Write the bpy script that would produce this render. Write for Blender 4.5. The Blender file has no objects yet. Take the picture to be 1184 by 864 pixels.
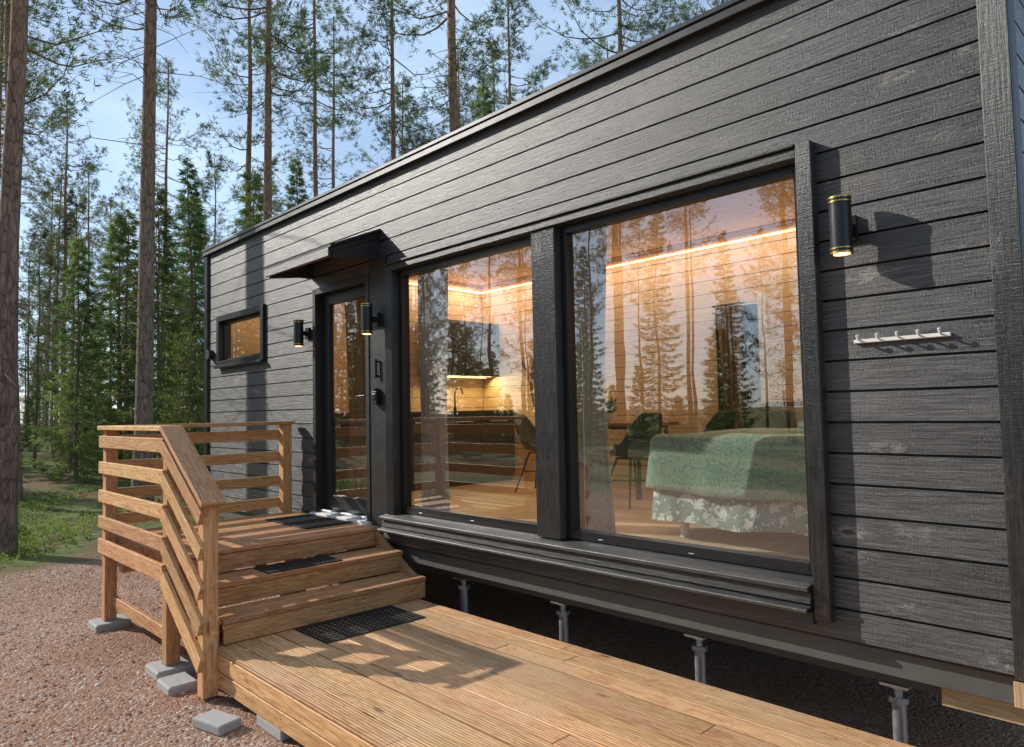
import bpy, math, random
import numpy as np
from mathutils import Vector, Matrix
random.seed(7); rng=np.random.default_rng(7)
scene=bpy.context.scene
COL=scene.collection
# ------------------------------------------------------------------ camera
th=math.radians(43.75); p=math.radians(3.07)
H=Vector((-math.cos(th),math.sin(th),0)); R=Vector((math.sin(th),math.cos(th),0)); Z=Vector((0,0,1))
fwd=H*math.cos(p)+Z*math.sin(p); up0=-H*math.sin(p)+Z*math.cos(p)
cr=(R-up0*0.02).normalized(); cu=(up0+R*0.02).normalized()
cam_d=bpy.data.cameras.new("camera"); cam=bpy.data.objects.new("camera",cam_d); COL.objects.link(cam)
M=Matrix(((cr.x,cu.x,-fwd.x,0),(cr.y,cu.y,-fwd.y,-3.3),(cr.z,cu.z,-fwd.z,1.68),(0,0,0,1)))
cam.matrix_world=M; cam_d.sensor_width=36; cam_d.lens=24.9; cam_d.clip_end=1500; cam_d.clip_start=0.05
scene.camera=cam
scene.view_settings.view_transform='Standard'; scene.view_settings.look='None'; scene.view_settings.exposure=0
# ------------------------------------------------------------------ light
SUN=Vector((-1.61,-0.78,0.98)).normalized()
w=bpy.data.worlds.new("World"); scene.world=w; w.use_nodes=True
nt=w.node_tree; nt.nodes.clear()
o=nt.nodes.new('ShaderNodeOutputWorld'); b=nt.nodes.new('ShaderNodeBackground'); s=nt.nodes.new('ShaderNodeTexSky')
s.sky_type='NISHITA'; s.sun_disc=False; s.sun_elevation=math.asin(SUN.z); s.sun_rotation=math.atan2(SUN.x,SUN.y)%(2*math.pi)
s.air_density=1.0; s.dust_density=.6; s.ozone_density=2.5
tc=nt.nodes.new('ShaderNodeTexCoord'); mp=nt.nodes.new('ShaderNodeMapping'); mp.inputs['Scale'].default_value=(1,1,2.6)
no=nt.nodes.new('ShaderNodeTexNoise'); no.inputs['Scale'].default_value=2.4; no.inputs['Detail'].default_value=6; no.inputs['Roughness'].default_value=.55
rp=nt.nodes.new('ShaderNodeValToRGB'); rp.color_ramp.elements[0].position=.44; rp.color_ramp.elements[1].position=.74
rp.color_ramp.elements[0].color=(.36,.36,.36,1)
mx=nt.nodes.new('ShaderNodeMix'); mx.data_type='RGBA'; mx.inputs[7].default_value=(5.3,6.9,8.9,1)
ml=nt.nodes.new('ShaderNodeMath'); ml.operation='MULTIPLY'; ml.inputs[1].default_value=.9
L=nt.links.new
L(tc.outputs['Generated'],mp.inputs[0]); L(mp.outputs[0],no.inputs['Vector']); L(no.outputs[0],rp.inputs[0]); L(rp.outputs[0],ml.inputs[0])
L(s.outputs[0],mx.inputs[6]); L(ml.outputs[0],mx.inputs[0]); L(mx.outputs[2],b.inputs[0]); L(b.outputs[0],o.inputs[0])
b.inputs[1].default_value=0.15
sd=bpy.data.lights.new("sun","SUN"); sd.energy=5.0; sd.angle=math.radians(.5); sd.color=(1,.94,.84)
so=bpy.data.objects.new("sun",sd); COL.objects.link(so); so.location=(-20,-12,18)
so.rotation_mode='QUATERNION'; so.rotation_quaternion=SUN.to_track_quat('Z','Y')
# ------------------------------------------------------------------ material helpers
class NT:
    def __init__(s,name):
        s.m=bpy.data.materials.new(name); s.m.use_nodes=True; s.t=s.m.node_tree
        s.b=s.t.nodes['Principled BSDF']; s.o=s.t.nodes['Material Output']
    def n(s,ty,**k):
        x=s.t.nodes.new(ty)
        for a,v in k.items(): setattr(x,a,v)
        return x
    def l(s,a,b_): s.t.links.new(a,b_)
    def val(s,x,sock):
        if hasattr(x,'is_linked') or hasattr(x,'links'): s.l(x,sock)
        else: sock.default_value=x
    def math(s,op,a,b_=None,c=None,clamp=False):
        x=s.n('ShaderNodeMath',operation=op); x.use_clamp=clamp
        s.val(a,x.inputs[0])
        if b_ is not None: s.val(b_,x.inputs[1])
        if c is not None: s.val(c,x.inputs[2])
        return x.outputs[0]
    def mix(s,f,a,b_,mode='MIX'):
        x=s.n('ShaderNodeMix',data_type='RGBA',blend_type=mode)
        s.val(f,x.inputs[0])
        for v,i in ((a,6),(b_,7)):
            if isinstance(v,tuple): x.inputs[i].default_value=(*v,1) if len(v)==3 else v
            else: s.l(v,x.inputs[i])
        return x.outputs[2]
    def map(s,vec,scale,loc=None):
        x=s.n('ShaderNodeMapping'); s.l(vec,x.inputs[0]); x.inputs['Scale'].default_value=scale
        if loc is not None: x.inputs['Location'].default_value=loc
        return x.outputs[0]
    def noise(s,vec,scale,detail=4,rough=.5,dist=0):
        x=s.n('ShaderNodeTexNoise'); s.l(vec,x.inputs['Vector']); x.inputs['Scale'].default_value=scale
        x.inputs['Detail'].default_value=detail; x.inputs['Roughness'].default_value=rough; x.inputs['Distortion'].default_value=dist
        return x.outputs[0]
    def voro(s,vec,scale,feat='F1',rand=1):
        x=s.n('ShaderNodeTexVoronoi',feature=feat); s.l(vec,x.inputs['Vector']); x.inputs['Scale'].default_value=scale
        x.inputs['Randomness'].default_value=rand
        return x
    def ramp(s,f,stops):
        x=s.n('ShaderNodeValToRGB'); s.l(f,x.inputs[0]); e=x.color_ramp.elements
        while len(e)<len(stops): e.new(.5)
        for i,(q,c) in enumerate(stops):
            e[i].position=q; e[i].color=(*c,1) if isinstance(c,tuple) else (c,c,c,1)
        return x.outputs[0]
    def ss(s,v,a,b_):
        x=s.n('ShaderNodeMapRange',interpolation_type='SMOOTHSTEP'); s.l(v,x.inputs[0])
        x.inputs[1].default_value=a; x.inputs[2].default_value=b_
        return x.outputs[0]
    def bump(s,h,strength=.3,dist=.01,prev=None):
        x=s.n('ShaderNodeBump'); s.l(h,x.inputs['Height']); x.inputs['Strength'].default_value=strength; x.inputs['Distance'].default_value=dist
        if prev is not None: s.l(prev,x.inputs['Normal'])
        return x.outputs[0]
    def uv(s,name="UVMap"):
        x=s.n('ShaderNodeUVMap'); x.uv_map=name; return x.outputs[0]
    def sep(s,v):
        x=s.n('ShaderNodeSeparateXYZ'); s.l(v,x.inputs[0]); return x.outputs
    def pos(s): return s.n('ShaderNodeNewGeometry').outputs['Position']
    def obj(s): return s.n('ShaderNodeTexCoord').outputs['Object']
    def set(s,**k):
        names={'col':'Base Color','rough':'Roughness','metal':'Metallic','spec':'Specular IOR Level','normal':'Normal','em':'Emission Color','ems':'Emission Strength','sheen':'Sheen Weight'}
        for a,v in k.items():
            i=s.b.inputs[names[a]]
            if isinstance(v,tuple): i.default_value=(*v,1)
            elif isinstance(v,(int,float)): i.default_value=v
            else: s.l(v,i)
        return s.m

def plain(name,col,rough=.5,metal=0,var=.12,scale=20,bump=.15,spec=.5):
    t=NT(name); v=t.obj(); n=t.noise(v,scale,4,.6)
    a=tuple(c*(1-var) for c in col); b_=tuple(min(1,c*(1+var)) for c in col)
    c=t.mix(n,a,b_); r=t.math('MULTIPLY_ADD',n,.2,rough-.1)
    return t.set(col=c,rough=r,metal=metal,spec=spec,normal=t.bump(n,bump,.003))

def wood(name,dark,mid,light,rough=.6,knot=(.08,.035,.015),knotamt=.8,groove=0,varb=.25,bump=.35,weather=None,spec=.35,kd=1.0,det=5):
    t=NT(name); uv=t.uv(); rn=t.sep(t.uv("rnd"))
    g1=t.noise(t.map(uv,(1.3,28,1)),3,det,.62,.5)
    g2=t.noise(t.map(uv,(1.0,7,1)),2.2,2,.5,1.2)
    wv=t.math('SINE',t.math('MULTIPLY',g2,46))
    f=t.math('ADD',t.math('MULTIPLY',g1,.75),t.math('MULTIPLY_ADD',wv,.08,.13))
    c=t.ramp(f,[(.28,dark),(.5,mid),(.72,light)])
    vo=t.voro(t.map(uv,(2.1*kd,7.5,1)),1.0)
    d=t.math('ADD',vo.outputs['Distance'],t.math('MULTIPLY_ADD',g1,.10,-.05))
    cs=t.sep(vo.outputs['Color'])
    pick=t.math('GREATER_THAN',cs[0],.45)
    k=t.math('MULTIPLY',t.math('SUBTRACT',1.0,t.ss(d,.06,.15)),pick)
    c=t.mix(t.math('MULTIPLY',k,knotamt),c,knot)
    br=t.math('MULTIPLY_ADD',rn[0],2*varb,1-varb)
    hs=t.n('ShaderNodeHueSaturation'); t.l(c,hs.inputs['Color']); t.l(br,hs.inputs['Value'])
    t.l(t.math('MULTIPLY_ADD',rn[1],.02,.49),hs.inputs['Hue'])
    c=hs.outputs[0]
    if weather:
        wn=t.noise(t.pos(),1.6,4,.6); c=t.mix(t.math('MULTIPLY',t.ss(wn,.42,.7),.5),c,weather)
    h=t.math('ADD',g1,t.math('MULTIPLY',k,.4))
    nb=t.bump(h,bump,.004)
    if groove:
        gs=t.math('ABSOLUTE',t.math('SINE',t.math('MULTIPLY',t.sep(uv)[1],math.pi/groove)))
        nb=t.bump(t.math('POWER',gs,.5),.9,.005,nb)
        c=t.mix(t.math('MULTIPLY',t.math('SUBTRACT',1.0,t.ss(gs,.0,.6)),.9),c,dark)
    r=t.math('MULTIPLY_ADD',g1,.3,rough-.15)
    return t.set(col=c,rough=r,normal=nb,spec=spec)

m_deck=wood("deck_wood",(.31,.14,.055),(.64,.355,.165),(.80,.52,.29),rough=.55,groove=.0175,varb=.20,weather=(.66,.45,.275))
m_stair=wood("stair_wood",(.21,.08,.03),(.49,.235,.10),(.68,.40,.195),rough=.6,varb=.2,weather=(.52,.31,.165))
m_rail=wood("rail_wood",(.32,.14,.055),(.56,.30,.13),(.72,.45,.235),rough=.6,varb=.18,knot=(.16,.06,.025))
m_rough=wood("rough_lumber",(.32,.2,.1),(.5,.34,.19),(.6,.44,.27),rough=.8,varb=.1)
m_pine=wood("interior_pine",(.60,.40,.23),(.72,.51,.32),(.78,.59,.40),rough=.5,varb=.05,knot=(.35,.17,.08),knotamt=.6,bump=.1,kd=.7,det=3)
m_floor=wood("oak_floor",(.48,.35,.21),(.64,.50,.32),(.72,.58,.40),rough=.4,varb=.12,knotamt=.3,bump=.1,det=3)
m_table=wood("table_wood",(.16,.07,.03),(.26,.13,.06),(.34,.18,.09),rough=.45,varb=.1)
def siding_mat(name="black_stained_siding",f=1.0):
    t=NT(name); uv=t.uv(); rn=t.sep(t.uv("rnd"))
    g1=t.noise(t.map(uv,(1.6,30,1)),3,6,.72,.4)
    saw=t.noise(t.map(uv,(90,12,1)),1.5,3,.7)
    S=lambda c:tuple(x*f for x in c)
    c=t.ramp(g1,[(.34,S((.011,.0108,.011))),(.5,S((.038,.0375,.038))),(.68,S((.095,.094,.095)))])
    vo=t.voro(t.map(uv,(2.7,7.0,1)),1.0); g3=t.noise(t.map(uv,(22,50,1)),1,4,.8)
    dd=t.math('ADD',vo.outputs['Distance'],t.math('MULTIPLY_ADD',g3,1.3,-.65)); cs=t.sep(vo.outputs['Color'])
    pk=t.ss(cs[0],.15,.7)
    k=t.math('MULTIPLY',t.math('SUBTRACT',1.0,t.ss(dd,-.02,.30)),pk)
    c=t.mix(t.math('MULTIPLY',k,.85),c,S((.21,.195,.18)))
    core=t.math('MULTIPLY',t.math('SUBTRACT',1.0,t.ss(t.math('ADD',vo.outputs['Distance'],t.math('MULTIPLY_ADD',g3,.10,-.05)),.06,.105)),t.math('GREATER_THAN',cs[0],.25))
    c=t.mix(t.math('MULTIPLY',core,.9),c,(.012,.010,.008))
    br=t.math('MULTIPLY_ADD',rn[0],.6,.75)
    hs=t.n('ShaderNodeHueSaturation'); t.l(c,hs.inputs['Color']); t.l(br,hs.inputs['Value']); c=hs.outputs[0]
    wn=t.noise(t.map(t.pos(),(1,1,3)),1.9,5,.7); c=t.mix(t.math('MULTIPLY',t.ss(wn,.46,.72),.4),c,S((.125,.12,.118)))
    nb=t.bump(t.math('ADD',t.math('MULTIPLY_ADD',g1,1.0,t.math('MULTIPLY',k,.25)),t.math('MULTIPLY',saw,.4)),.7,.006)
    r=t.math('MULTIPLY_ADD',g1,.45,.20)
    t.b.inputs['Anisotropic'].default_value=.75; t.b.inputs['Anisotropic Rotation'].default_value=.25
    tg=t.n('ShaderNodeTangent',direction_type='UV_MAP'); tg.uv_map="UVMap"; t.l(tg.outputs[0],t.b.inputs['Tangent'])
    return t.set(col=c,rough=r,normal=nb,spec=.75)
m_side=siding_mat(); m_trimw=siding_mat("black_stained_trim",.42)
m_trim=plain("black_trim",(.020,.020,.021),.42,0,.25,14,.2)
m_alu=plain("black_aluminium",(.016,.016,.017),.32,.0,.1,30,.02)
m_flash=plain("roof_flashing",(.05,.05,.055),.35,.6,.1,10,.05)
m_metal=plain("galvanised_steel",(.55,.57,.6),.42,.9,.15,30,.1)
m_under=plain("underfloor_beam",(.085,.08,.075),.6,0,.25,9,.3)
m_conc=plain("concrete",(.36,.35,.34),.9,0,.2,30,.6)
m_rub=plain("black_rubber",(.018,.018,.02),.7,0,.3,60,.2)
m_white=plain("white_paint",(.75,.73,.70),.5,0,.04,20,.05)
m_brass=plain("brass",(.62,.42,.14),.28,1,.1,40,.02)
m_cab=plain("dark_cabinet",(.035,.032,.03),.4,0,.15,8,.05)
m_counter=plain("counter_top",(.02,.02,.02),.3,0,.3,60,.02)
m_chair=plain("chair_green_fabric",(.028,.05,.036),.8,0,.2,50,.2)
m_blkmet=plain("black_metal",(.015,.015,.015),.4,.3,.1,30,.02)
m_pot=plain("ceramic",(.6,.57,.52),.4,0,.05,20,.02)
def cloth(name,a,b_,sc=60,rough=.9,transl=0,bump=.6):
    t=NT(name); v=t.obj(); n=t.noise(v,sc,4,.7); n2=t.noise(v,4,3,.5)
    c=t.mix(t.ss(n,.35,.65),a,b_); c=t.mix(t.math('MULTIPLY',n2,.3),c,tuple(x*.6 for x in a))
    m=t.set(col=c,rough=rough,spec=.1,sheen=.3,normal=t.bump(n,bump,.006))
    if transl:
        tr=t.n('ShaderNodeBsdfTranslucent'); t.l(c,tr.inputs[0]); ms=t.n('ShaderNodeMixShader'); ms.inputs[0].default_value=transl
        t.l(t.b.outputs[0],ms.inputs[1]); t.l(tr.outputs[0],ms.inputs[2]); t.l(ms.outputs[0],t.o.inputs[0])
    return m
m_blank=cloth("green_knit_blanket",(.19,.31,.22),(.40,.52,.41),70,bump=1.0)
m_pillow=cloth("green_pillow_fabric",(.10,.15,.06),(.2,.26,.12),60)
m_towel=cloth("white_towel",(.7,.7,.68),(.8,.8,.78),60)
m_curt=cloth("grey_curtain",(.34,.34,.35),(.48,.48,.48),70,transl=.35)
m_curtb=cloth("brown_curtain",(.24,.13,.08),(.32,.19,.12),70,transl=.2)
def floral():
    t=NT("floral_bedspread"); v=t.obj()
    n=t.noise(v,30,3,.6,1.5); vo=t.voro(v,9); 
    d=t.math('ADD',vo.outputs['Distance'],t.math('MULTIPLY_ADD',n,1.3,-.65))
    k=t.ss(d,.28,.35); vo2=t.voro(v,26); k2=t.ss(t.math('ADD',vo2.outputs['Distance'],t.math('MULTIPLY_ADD',n,.9,-.45)),.18,.28)
    c=t.mix(t.math('MULTIPLY',k,k2),(.74,.77,.73),(.27,.35,.30))
    return t.set(col=c,rough=.85,spec=.1,normal=t.bump(n,.2,.004))
m_floral=floral()
def glass():
    t=NT("window_glass"); t.t.nodes.remove(t.b)
    tr=t.n('ShaderNodeBsdfTransparent'); tr.inputs[0].default_value=(.93,.95,.94,1)
    gl=t.n('ShaderNodeBsdfGlossy'); gl.inputs['Roughness'].default_value=.0; gl.inputs[0].default_value=(1,1,1,1)
    n=t.noise(t.pos(),1.4,2,.5); bp=t.bump(n,.05,.03); t.l(bp,gl.inputs['Normal'])
    ge=t.n('ShaderNodeNewGeometry'); vm=t.n('ShaderNodeVectorMath',operation='DOT_PRODUCT'); t.l(ge.outputs['Normal'],vm.inputs[0]); t.l(ge.outputs['Incoming'],vm.inputs[1])
    c=t.math('ABSOLUTE',vm.outputs['Value']); sch=t.math('POWER',t.math('SUBTRACT',1.0,c),4.0)
    ms=t.n('ShaderNodeMixShader'); t.l(t.math('MULTIPLY_ADD',sch,.8,.24,clamp=True),ms.inputs[0])
    t.l(tr.outputs[0],ms.inputs[1]); t.l(gl.outputs[0],ms.inputs[2]); t.l(ms.outputs[0],t.o.inputs[0])
    return t.m
m_glass=glass()
def emis(name,col,st):
    t=NT(name); return t.set(col=col,em=col,ems=st)
m_led=emis("led_strip",(1,.66,.32),3)
m_bulb=emis("warm_bulb",(1,.6,.25),4)
def bark():
    t=NT("pine_bark"); v=t.obj(); z=t.sep(v)[2]
    n=t.noise(t.map(v,(9,9,2.2)),2.2,5,.7,.4); vo=t.voro(t.map(v,(10,10,2.6)),1.5,'DISTANCE_TO_EDGE')
    lo=t.ramp(n,[(.3,(.12,.085,.068)),(.7,(.36,.26,.205))]); hi=t.ramp(n,[(.3,(.24,.13,.078)),(.7,(.46,.29,.19))])
    c=t.mix(t.ss(t.math('ADD',z,t.math('MULTIPLY',n,4)),4,12),lo,hi)
    c=t.mix(t.math('MULTIPLY',t.math('SUBTRACT',1.0,t.ss(vo.outputs[0],0,.12)),.6),c,(.06,.042,.033))
    return t.set(col=c,rough=.9,spec=.15,normal=t.bump(n,.8,.03))
m_bark=bark()
def leaf(name,a,b_,tl=.4,hue=.04):
    t=NT(name); oi=t.n('ShaderNodeObjectInfo'); n=t.noise(t.pos(),.9,1,.6)
    f=t.ss(n,.35,.65)
    c=t.mix(f,a,b_)
    hs=t.n('ShaderNodeHueSaturation'); t.l(c,hs.inputs['Color']); t.l(t.math('MULTIPLY_ADD',oi.outputs['Random'],hue,.5-hue/2),hs.inputs['Hue'])
    t.l(t.math('MULTIPLY_ADD',oi.outputs['Random'],.5,.85),hs.inputs['Value']); c=hs.outputs[0]
    t.t.nodes.remove(t.b); df=t.n('ShaderNodeBsdfDiffuse'); t.l(c,df.inputs[0])
    tr=t.n('ShaderNodeBsdfTranslucent'); t.l(c,tr.inputs[0]); ms=t.n('ShaderNodeMixShader'); ms.inputs[0].default_value=tl
    t.l(df.outputs[0],ms.inputs[1]); t.l(tr.outputs[0],ms.inputs[2]); t.l(ms.outputs[0],t.o.inputs[0])
    return t.m
m_needle=leaf("pine_needles",(.085,.12,.05),(.18,.215,.09))
m_spruce=leaf("spruce_needles",(.10,.155,.045),(.23,.285,.09))
m_birch=leaf("birch_leaves",(.13,.18,.045),(.25,.29,.09),.4)
m_under_l=leaf("bilberry_leaves",(.10,.14,.035),(.24,.29,.075),.3)
def ground():
    t=NT("ground_gravel_and_moss"); P=t.pos(); s3=t.sep(P)
    v1=t.voro(P,55); v2=t.voro(P,130); n=t.noise(P,.8,5,.6); nf=t.noise(P,40,4,.7)
    c1=t.ramp(t.sep(v1.outputs['Color'])[0],[(0,(.17,.088,.055)),(.4,(.34,.20,.132)),(.75,(.43,.29,.21)),(1,(.58,.52,.46))])
    c2=t.ramp(t.sep(v2.outputs['Color'])[1],[(0,(.15,.078,.048)),(.6,(.35,.21,.14)),(1,(.52,.41,.34))])
    c=t.mix(.45,c1,c2); c=t.mix(t.math('MULTIPLY',t.ss(n,.4,.68),.6),c,(.28,.125,.064))
    c=t.mix(t.math('MULTIPLY',t.ss(nf,.55,.75),.4),c,(.13,.07,.045))
    far=t.ss(s3[0],-6.5,-10.5); c=t.mix(t.math('MULTIPLY',far,.35),c,(.24,.115,.06))
    f=t.ramp(t.noise(P,1.7,5,.65),[(.3,(.12,.085,.045)),(.5,(.11,.135,.04)),(.7,(.16,.21,.06))])
    f=t.mix(t.ss(t.noise(P,.35,4,.6),.44,.60),f,(.18,.115,.065))
    nx=t.math('MULTIPLY_ADD',n,2.2,-1.1)
    ax=t.math('SUBTRACT',t.math('ABSOLUTE',t.math('ADD',s3[0],-.5)),10.0)
    ay=t.math('SUBTRACT',t.math('ABSOLUTE',t.math('ADD',s3[1],2.5)),7.5)
    d=t.math('MAXIMUM',ax,ay); d=t.math('ADD',d,nx)
    k=t.ss(d,-.35,.25); c=t.mix(k,c,f)
    h=t.math('ADD',t.math('MULTIPLY',v1.outputs['Distance'],-1.0),t.math('MULTIPLY',nf,.8))
    nb=t.bump(h,.8,.012); nb=t.bump(n,.35,.15,nb)
    return t.set(col=c,rough=.92,spec=.15,normal=nb)
m_ground=ground()
def pebble():
    t=NT("gravel_stones"); 
    rn=t.sep(t.uv("rnd"))
    c=t.ramp(rn[0],[(0,(.17,.088,.055)),(.45,(.35,.205,.134)),(.8,(.44,.31,.235)),(1,(.60,.55,.49))])
    return t.set(col=c,rough=.85,spec=.2)
m_peb=pebble()
m_litter=plain("needle_litter",(.23,.11,.05),.9,0,.4,3,.1)
# ------------------------------------------------------------------ mesh builder
class MB:
    def __init__(s): s.v=[];s.f=[];s.uv=[];s.rn=[];s.mi=[];s.sm=[]
    def box(s,lo,hi,m=0,grain=None,rot=None,seed=None,loc=None):
        lo=Vector(lo);hi=Vector(hi); c=(lo+hi)/2; h=(hi-lo)/2
        h=Vector((abs(h.x),abs(h.y),abs(h.z)))
        if grain is None: grain=max(range(3),key=lambda i:h[i])
        r=random.Random(seed) if seed is not None else random
        ou,ov=r.uniform(0,50),r.uniform(0,50); rr=(r.random(),r.random())
        abs_u=seed is not None
        base=len(s.v)
        sg=[(-1,-1,-1),(1,-1,-1),(1,1,-1),(-1,1,-1),(-1,-1,1),(1,-1,1),(1,1,1),(-1,1,1)]
        loc_=[Vector((a*h.x,b*h.y,d*h.z)) for a,b,d in sg]
        for q in loc_:
            w_=(rot@q if rot is not None else q)+c
            s.v.append(tuple(w_))
        F=[((0,3,2,1),2),((4,5,6,7),2),((0,1,5,4),1),((2,3,7,6),1),((1,2,6,5),0),((3,0,4,7),0)]
        for idx,ax in F:
            s.f.append(tuple(base+i for i in idx)); s.mi.append(m); s.sm.append(False)
            for i in idx:
                q=loc_[i]+(c if abs_u else Vector((0,0,0)))
                if ax==grain:
                    o2=[k for k in range(3) if k!=grain]; s.uv.append((q[o2[0]]*.3+ou,q[o2[1]]+ov))
                else:
                    o=[k for k in range(3) if k not in (grain,ax)][0]
                    s.uv.append((q[grain]+ou,q[o]+ov+ax*.31))
                s.rn.append(rr)
    def mesh(s,V,F,m=0,smooth=True,uvscale=1.0):
        base=len(s.v); rr=(random.random(),random.random())
        s.v+= [tuple(q) for q in V]
        for f in F:
            s.f.append(tuple(base+i for i in f)); s.mi.append(m); s.sm.append(smooth)
            for i in f:
                s.uv.append((V[i][0]*uvscale+V[i][1]*.5,V[i][2]*uvscale)); s.rn.append(rr)
    def cyl(s,a,b_,r0,r1=None,n=16,m=0,cap=True,smooth=True):
        if r1 is None:r1=r0
        a=Vector(a);b_=Vector(b_);d=(b_-a).normalized()
        t=d.orthogonal().normalized();u=d.cross(t)
        V=[];
        for c,r in((a,r0),(b_,r1)):
            for i in range(n):
                an=2*math.pi*i/n; V.append(c+t*math.cos(an)*r+u*math.sin(an)*r)
        F=[(i,(i+1)%n,n+(i+1)%n,n+i) for i in range(n)]
        s.mesh(V,F,m,smooth)
        if cap: s.mesh(V[:n],[tuple(range(n))[::-1]],m,False); s.mesh(V[n:],[tuple(range(n))],m,False)
    def tube(s,P,Rr,n=6,m=0):
        V,F=tube(P,Rr,n); s.mesh(V,F,m,True)
    def build(s,name,mats,parent=None,bevel=0,seg=1,solid=0,sub=0):
        me=bpy.data.meshes.new(name); me.from_pydata(s.v,[],s.f); 
        for m in mats: me.materials.append(m)
        me.polygons.foreach_set('material_index',s.mi); me.polygons.foreach_set('use_smooth',s.sm)
        u=me.uv_layers.new(name="UVMap"); u.data.foreach_set('uv',np.array(s.uv,dtype=np.float32).ravel())
        u=me.uv_layers.new(name="rnd"); u.data.foreach_set('uv',np.array(s.rn,dtype=np.float32).ravel())
        me.update()
        ob=bpy.data.objects.new(name,me); COL.objects.link(ob)
        if parent: ob.parent=parent
        if sub: q=ob.modifiers.new("sub",'SUBSURF'); q.levels=sub;q.render_levels=sub
        if solid: q=ob.modifiers.new("solid",'SOLIDIFY'); q.thickness=solid;q.offset=0
        if bevel:
            q=ob.modifiers.new("bev",'BEVEL'); q.width=bevel; q.segments=seg; q.limit_method='ANGLE'; q.angle_limit=math.radians(40)
        return ob
def tube(P,Rr,n=6):
    V=[];F=[];P=[Vector(q) for q in P]
    for k,(q,r) in enumerate(zip(P,Rr)):
        d=(P[min(k+1,len(P)-1)]-P[max(k-1,0)]).normalized()
        t=d.cross(Vector((.13,.97,.21))).normalized(); u=d.cross(t)
        for i in range(n):
            a=2*math.pi*i/n; V.append(q+t*math.cos(a)*r+u*math.sin(a)*r)
    for k in range(len(P)-1):
        for i in range(n): F.append((k*n+i,k*n+(i+1)%n,(k+1)*n+(i+1)%n,(k+1)*n+i))
    return V,F
def empty(name,loc=(0,0,0)):
    e=bpy.data.objects.new(name,None); e.empty_display_size=.2; e.location=loc; COL.objects.link(e); return e
def rects(row,holes):
    x0,x1,z0,z1=row; zs=sorted({z0,z1,*[z for h in holes for z in(h[2],h[3]) if z0<z<z1]})
    out=[]
    for a,b_ in zip(zs[:-1],zs[1:]):
        segs=[(x0,x1)]
        for h in holes:
            if h[2]<(a+b_)/2<h[3]:
                ns=[]
                for s0,s1 in segs:
                    if h[0]>=s1 or h[1]<=s0: ns.append((s0,s1)); continue
                    if h[0]>s0: ns.append((s0,h[0]))
                    if h[1]<s1: ns.append((h[1],s1))
                segs=ns
        out+=[(s0,s1,a,b_) for s0,s1 in segs]
    return out
# ------------------------------------------------------------------ TINY HOUSE
house=empty("tiny_house")
X0,X1=-8.86,-.61; ZB,ZT=.63,3.70; D=3.2
win=(-4.91,-1.36,.77,2.90); door=(-6.15,-5.17,.78,2.88); sw=(-8.47,-7.26,2.29,2.86)
holes=[win,door,sw]
mb=MB(); rows=22; ph=(ZT-ZB)/rows
for i in range(rows):
    z0=ZB+i*ph; z1=z0+ph-.011
    for r in rects((X0+.03,X1-.02,z0,z1),holes):
        mb.box((r[0],0,r[2]),(r[1],.022,r[3]),0,grain=0,seed=100+i)
    mb.box((X1-.022,.03,z0),(X1,D-.03,z1),0,grain=1)
    mb.box((X0,.03,z0),(X0+.022,D-.03,z1),0,grain=1)
    mb.box((X0+.03,D-.022,z0),(X1-.03,D,z1),0,grain=0)
mb.build("siding",[m_side],house,bevel=.005,seg=2)
mb=MB()
for r in rects((X0+.024,X1-.024,ZB+.004,ZT),holes): mb.box((r[0],.0235,r[2]),(r[1],.13,r[3]))
bw=(-3.62,-3.27,1.5,2.62)
for r in rects((X0+.024,X1-.024,ZB+.004,ZT),[bw]): mb.box((r[0],D-.12,r[2]),(r[1],D-.0235,r[3]))
mb.box((X1-.12,.132,ZB+.004),(X1-.0235,D-.122,ZT)); mb.box((X0+.0235,.132,ZB+.004),(X0+.12,D-.122,ZT))
mb.build("wall_core",[m_trim],house)
# interior lining
mb=MB(); IY0,IY1=.145,3.05; IX0,IX1=-7.2,-.76; FZ=.80; CZ=3.40
n=0; z=FZ
while z<CZ:
    z1=min(z+.135,CZ)
    for r in rects((IX0,IX1,z,z1-.005),[bw]): mb.box((r[0],IY1,r[2]),(r[1],IY1+.02,r[3]),0,grain=0,seed=300+n)
    mb.box((IX0-.02,IY0,z),(IX0,IY1,z1-.004),0,grain=1); mb.box((IX1,IY0,z),(IX1+.02,IY1,z1-.004),0,grain=1)
    for r in rects((IX0,IX1,z,z1-.004),holes): mb.box((r[0],IY0-.014,r[2]),(r[1],IY0,r[3]),0,grain=0,seed=400+n)
    z+=.135;n+=1
mb.build("interior_pine_panelling",[m_pine],house,bevel=.003)
mb=MB(); y=IY0
while y<IY1:
    x=IX0-random.uniform(0,1.5)
    while x<IX1:
        x2=min(x+1.8,IX1); 
        if x2>IX0: mb.box((max(x,IX0),y,FZ-.02),(x2-.002,min(y+.14,IY1)-.002,FZ),0,grain=0)
        x+=1.8
    y+=.14
mb.build("interior_floor",[m_floor],house)
mb=MB(); y=IY0
while y<IY1:
    mb.box((IX0,y,CZ),(IX1,min(y+.118,IY1),CZ+.02),0,grain=0); y+=.122
mb.build("ceiling",[m_pine],house)
mb=MB()
mb.box((X0+.03,.03,CZ+.03),(X1-.03,D-.03,ZT+.01),0)
mb.box((X0-.05,-.055,ZT+.02),(X1+.05,D+.05,ZT+.05),1)
mb.box((X0-.045,-.045,ZT-.03),(X1+.045,-.012,ZT+.018),0); mb.box((X1+.012,-.011,ZT-.03),(X1+.045,D+.04,ZT+.018),0); mb.box((X0-.045,-.011,ZT-.03),(X0-.012,D+.04,ZT+.018),0)
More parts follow.
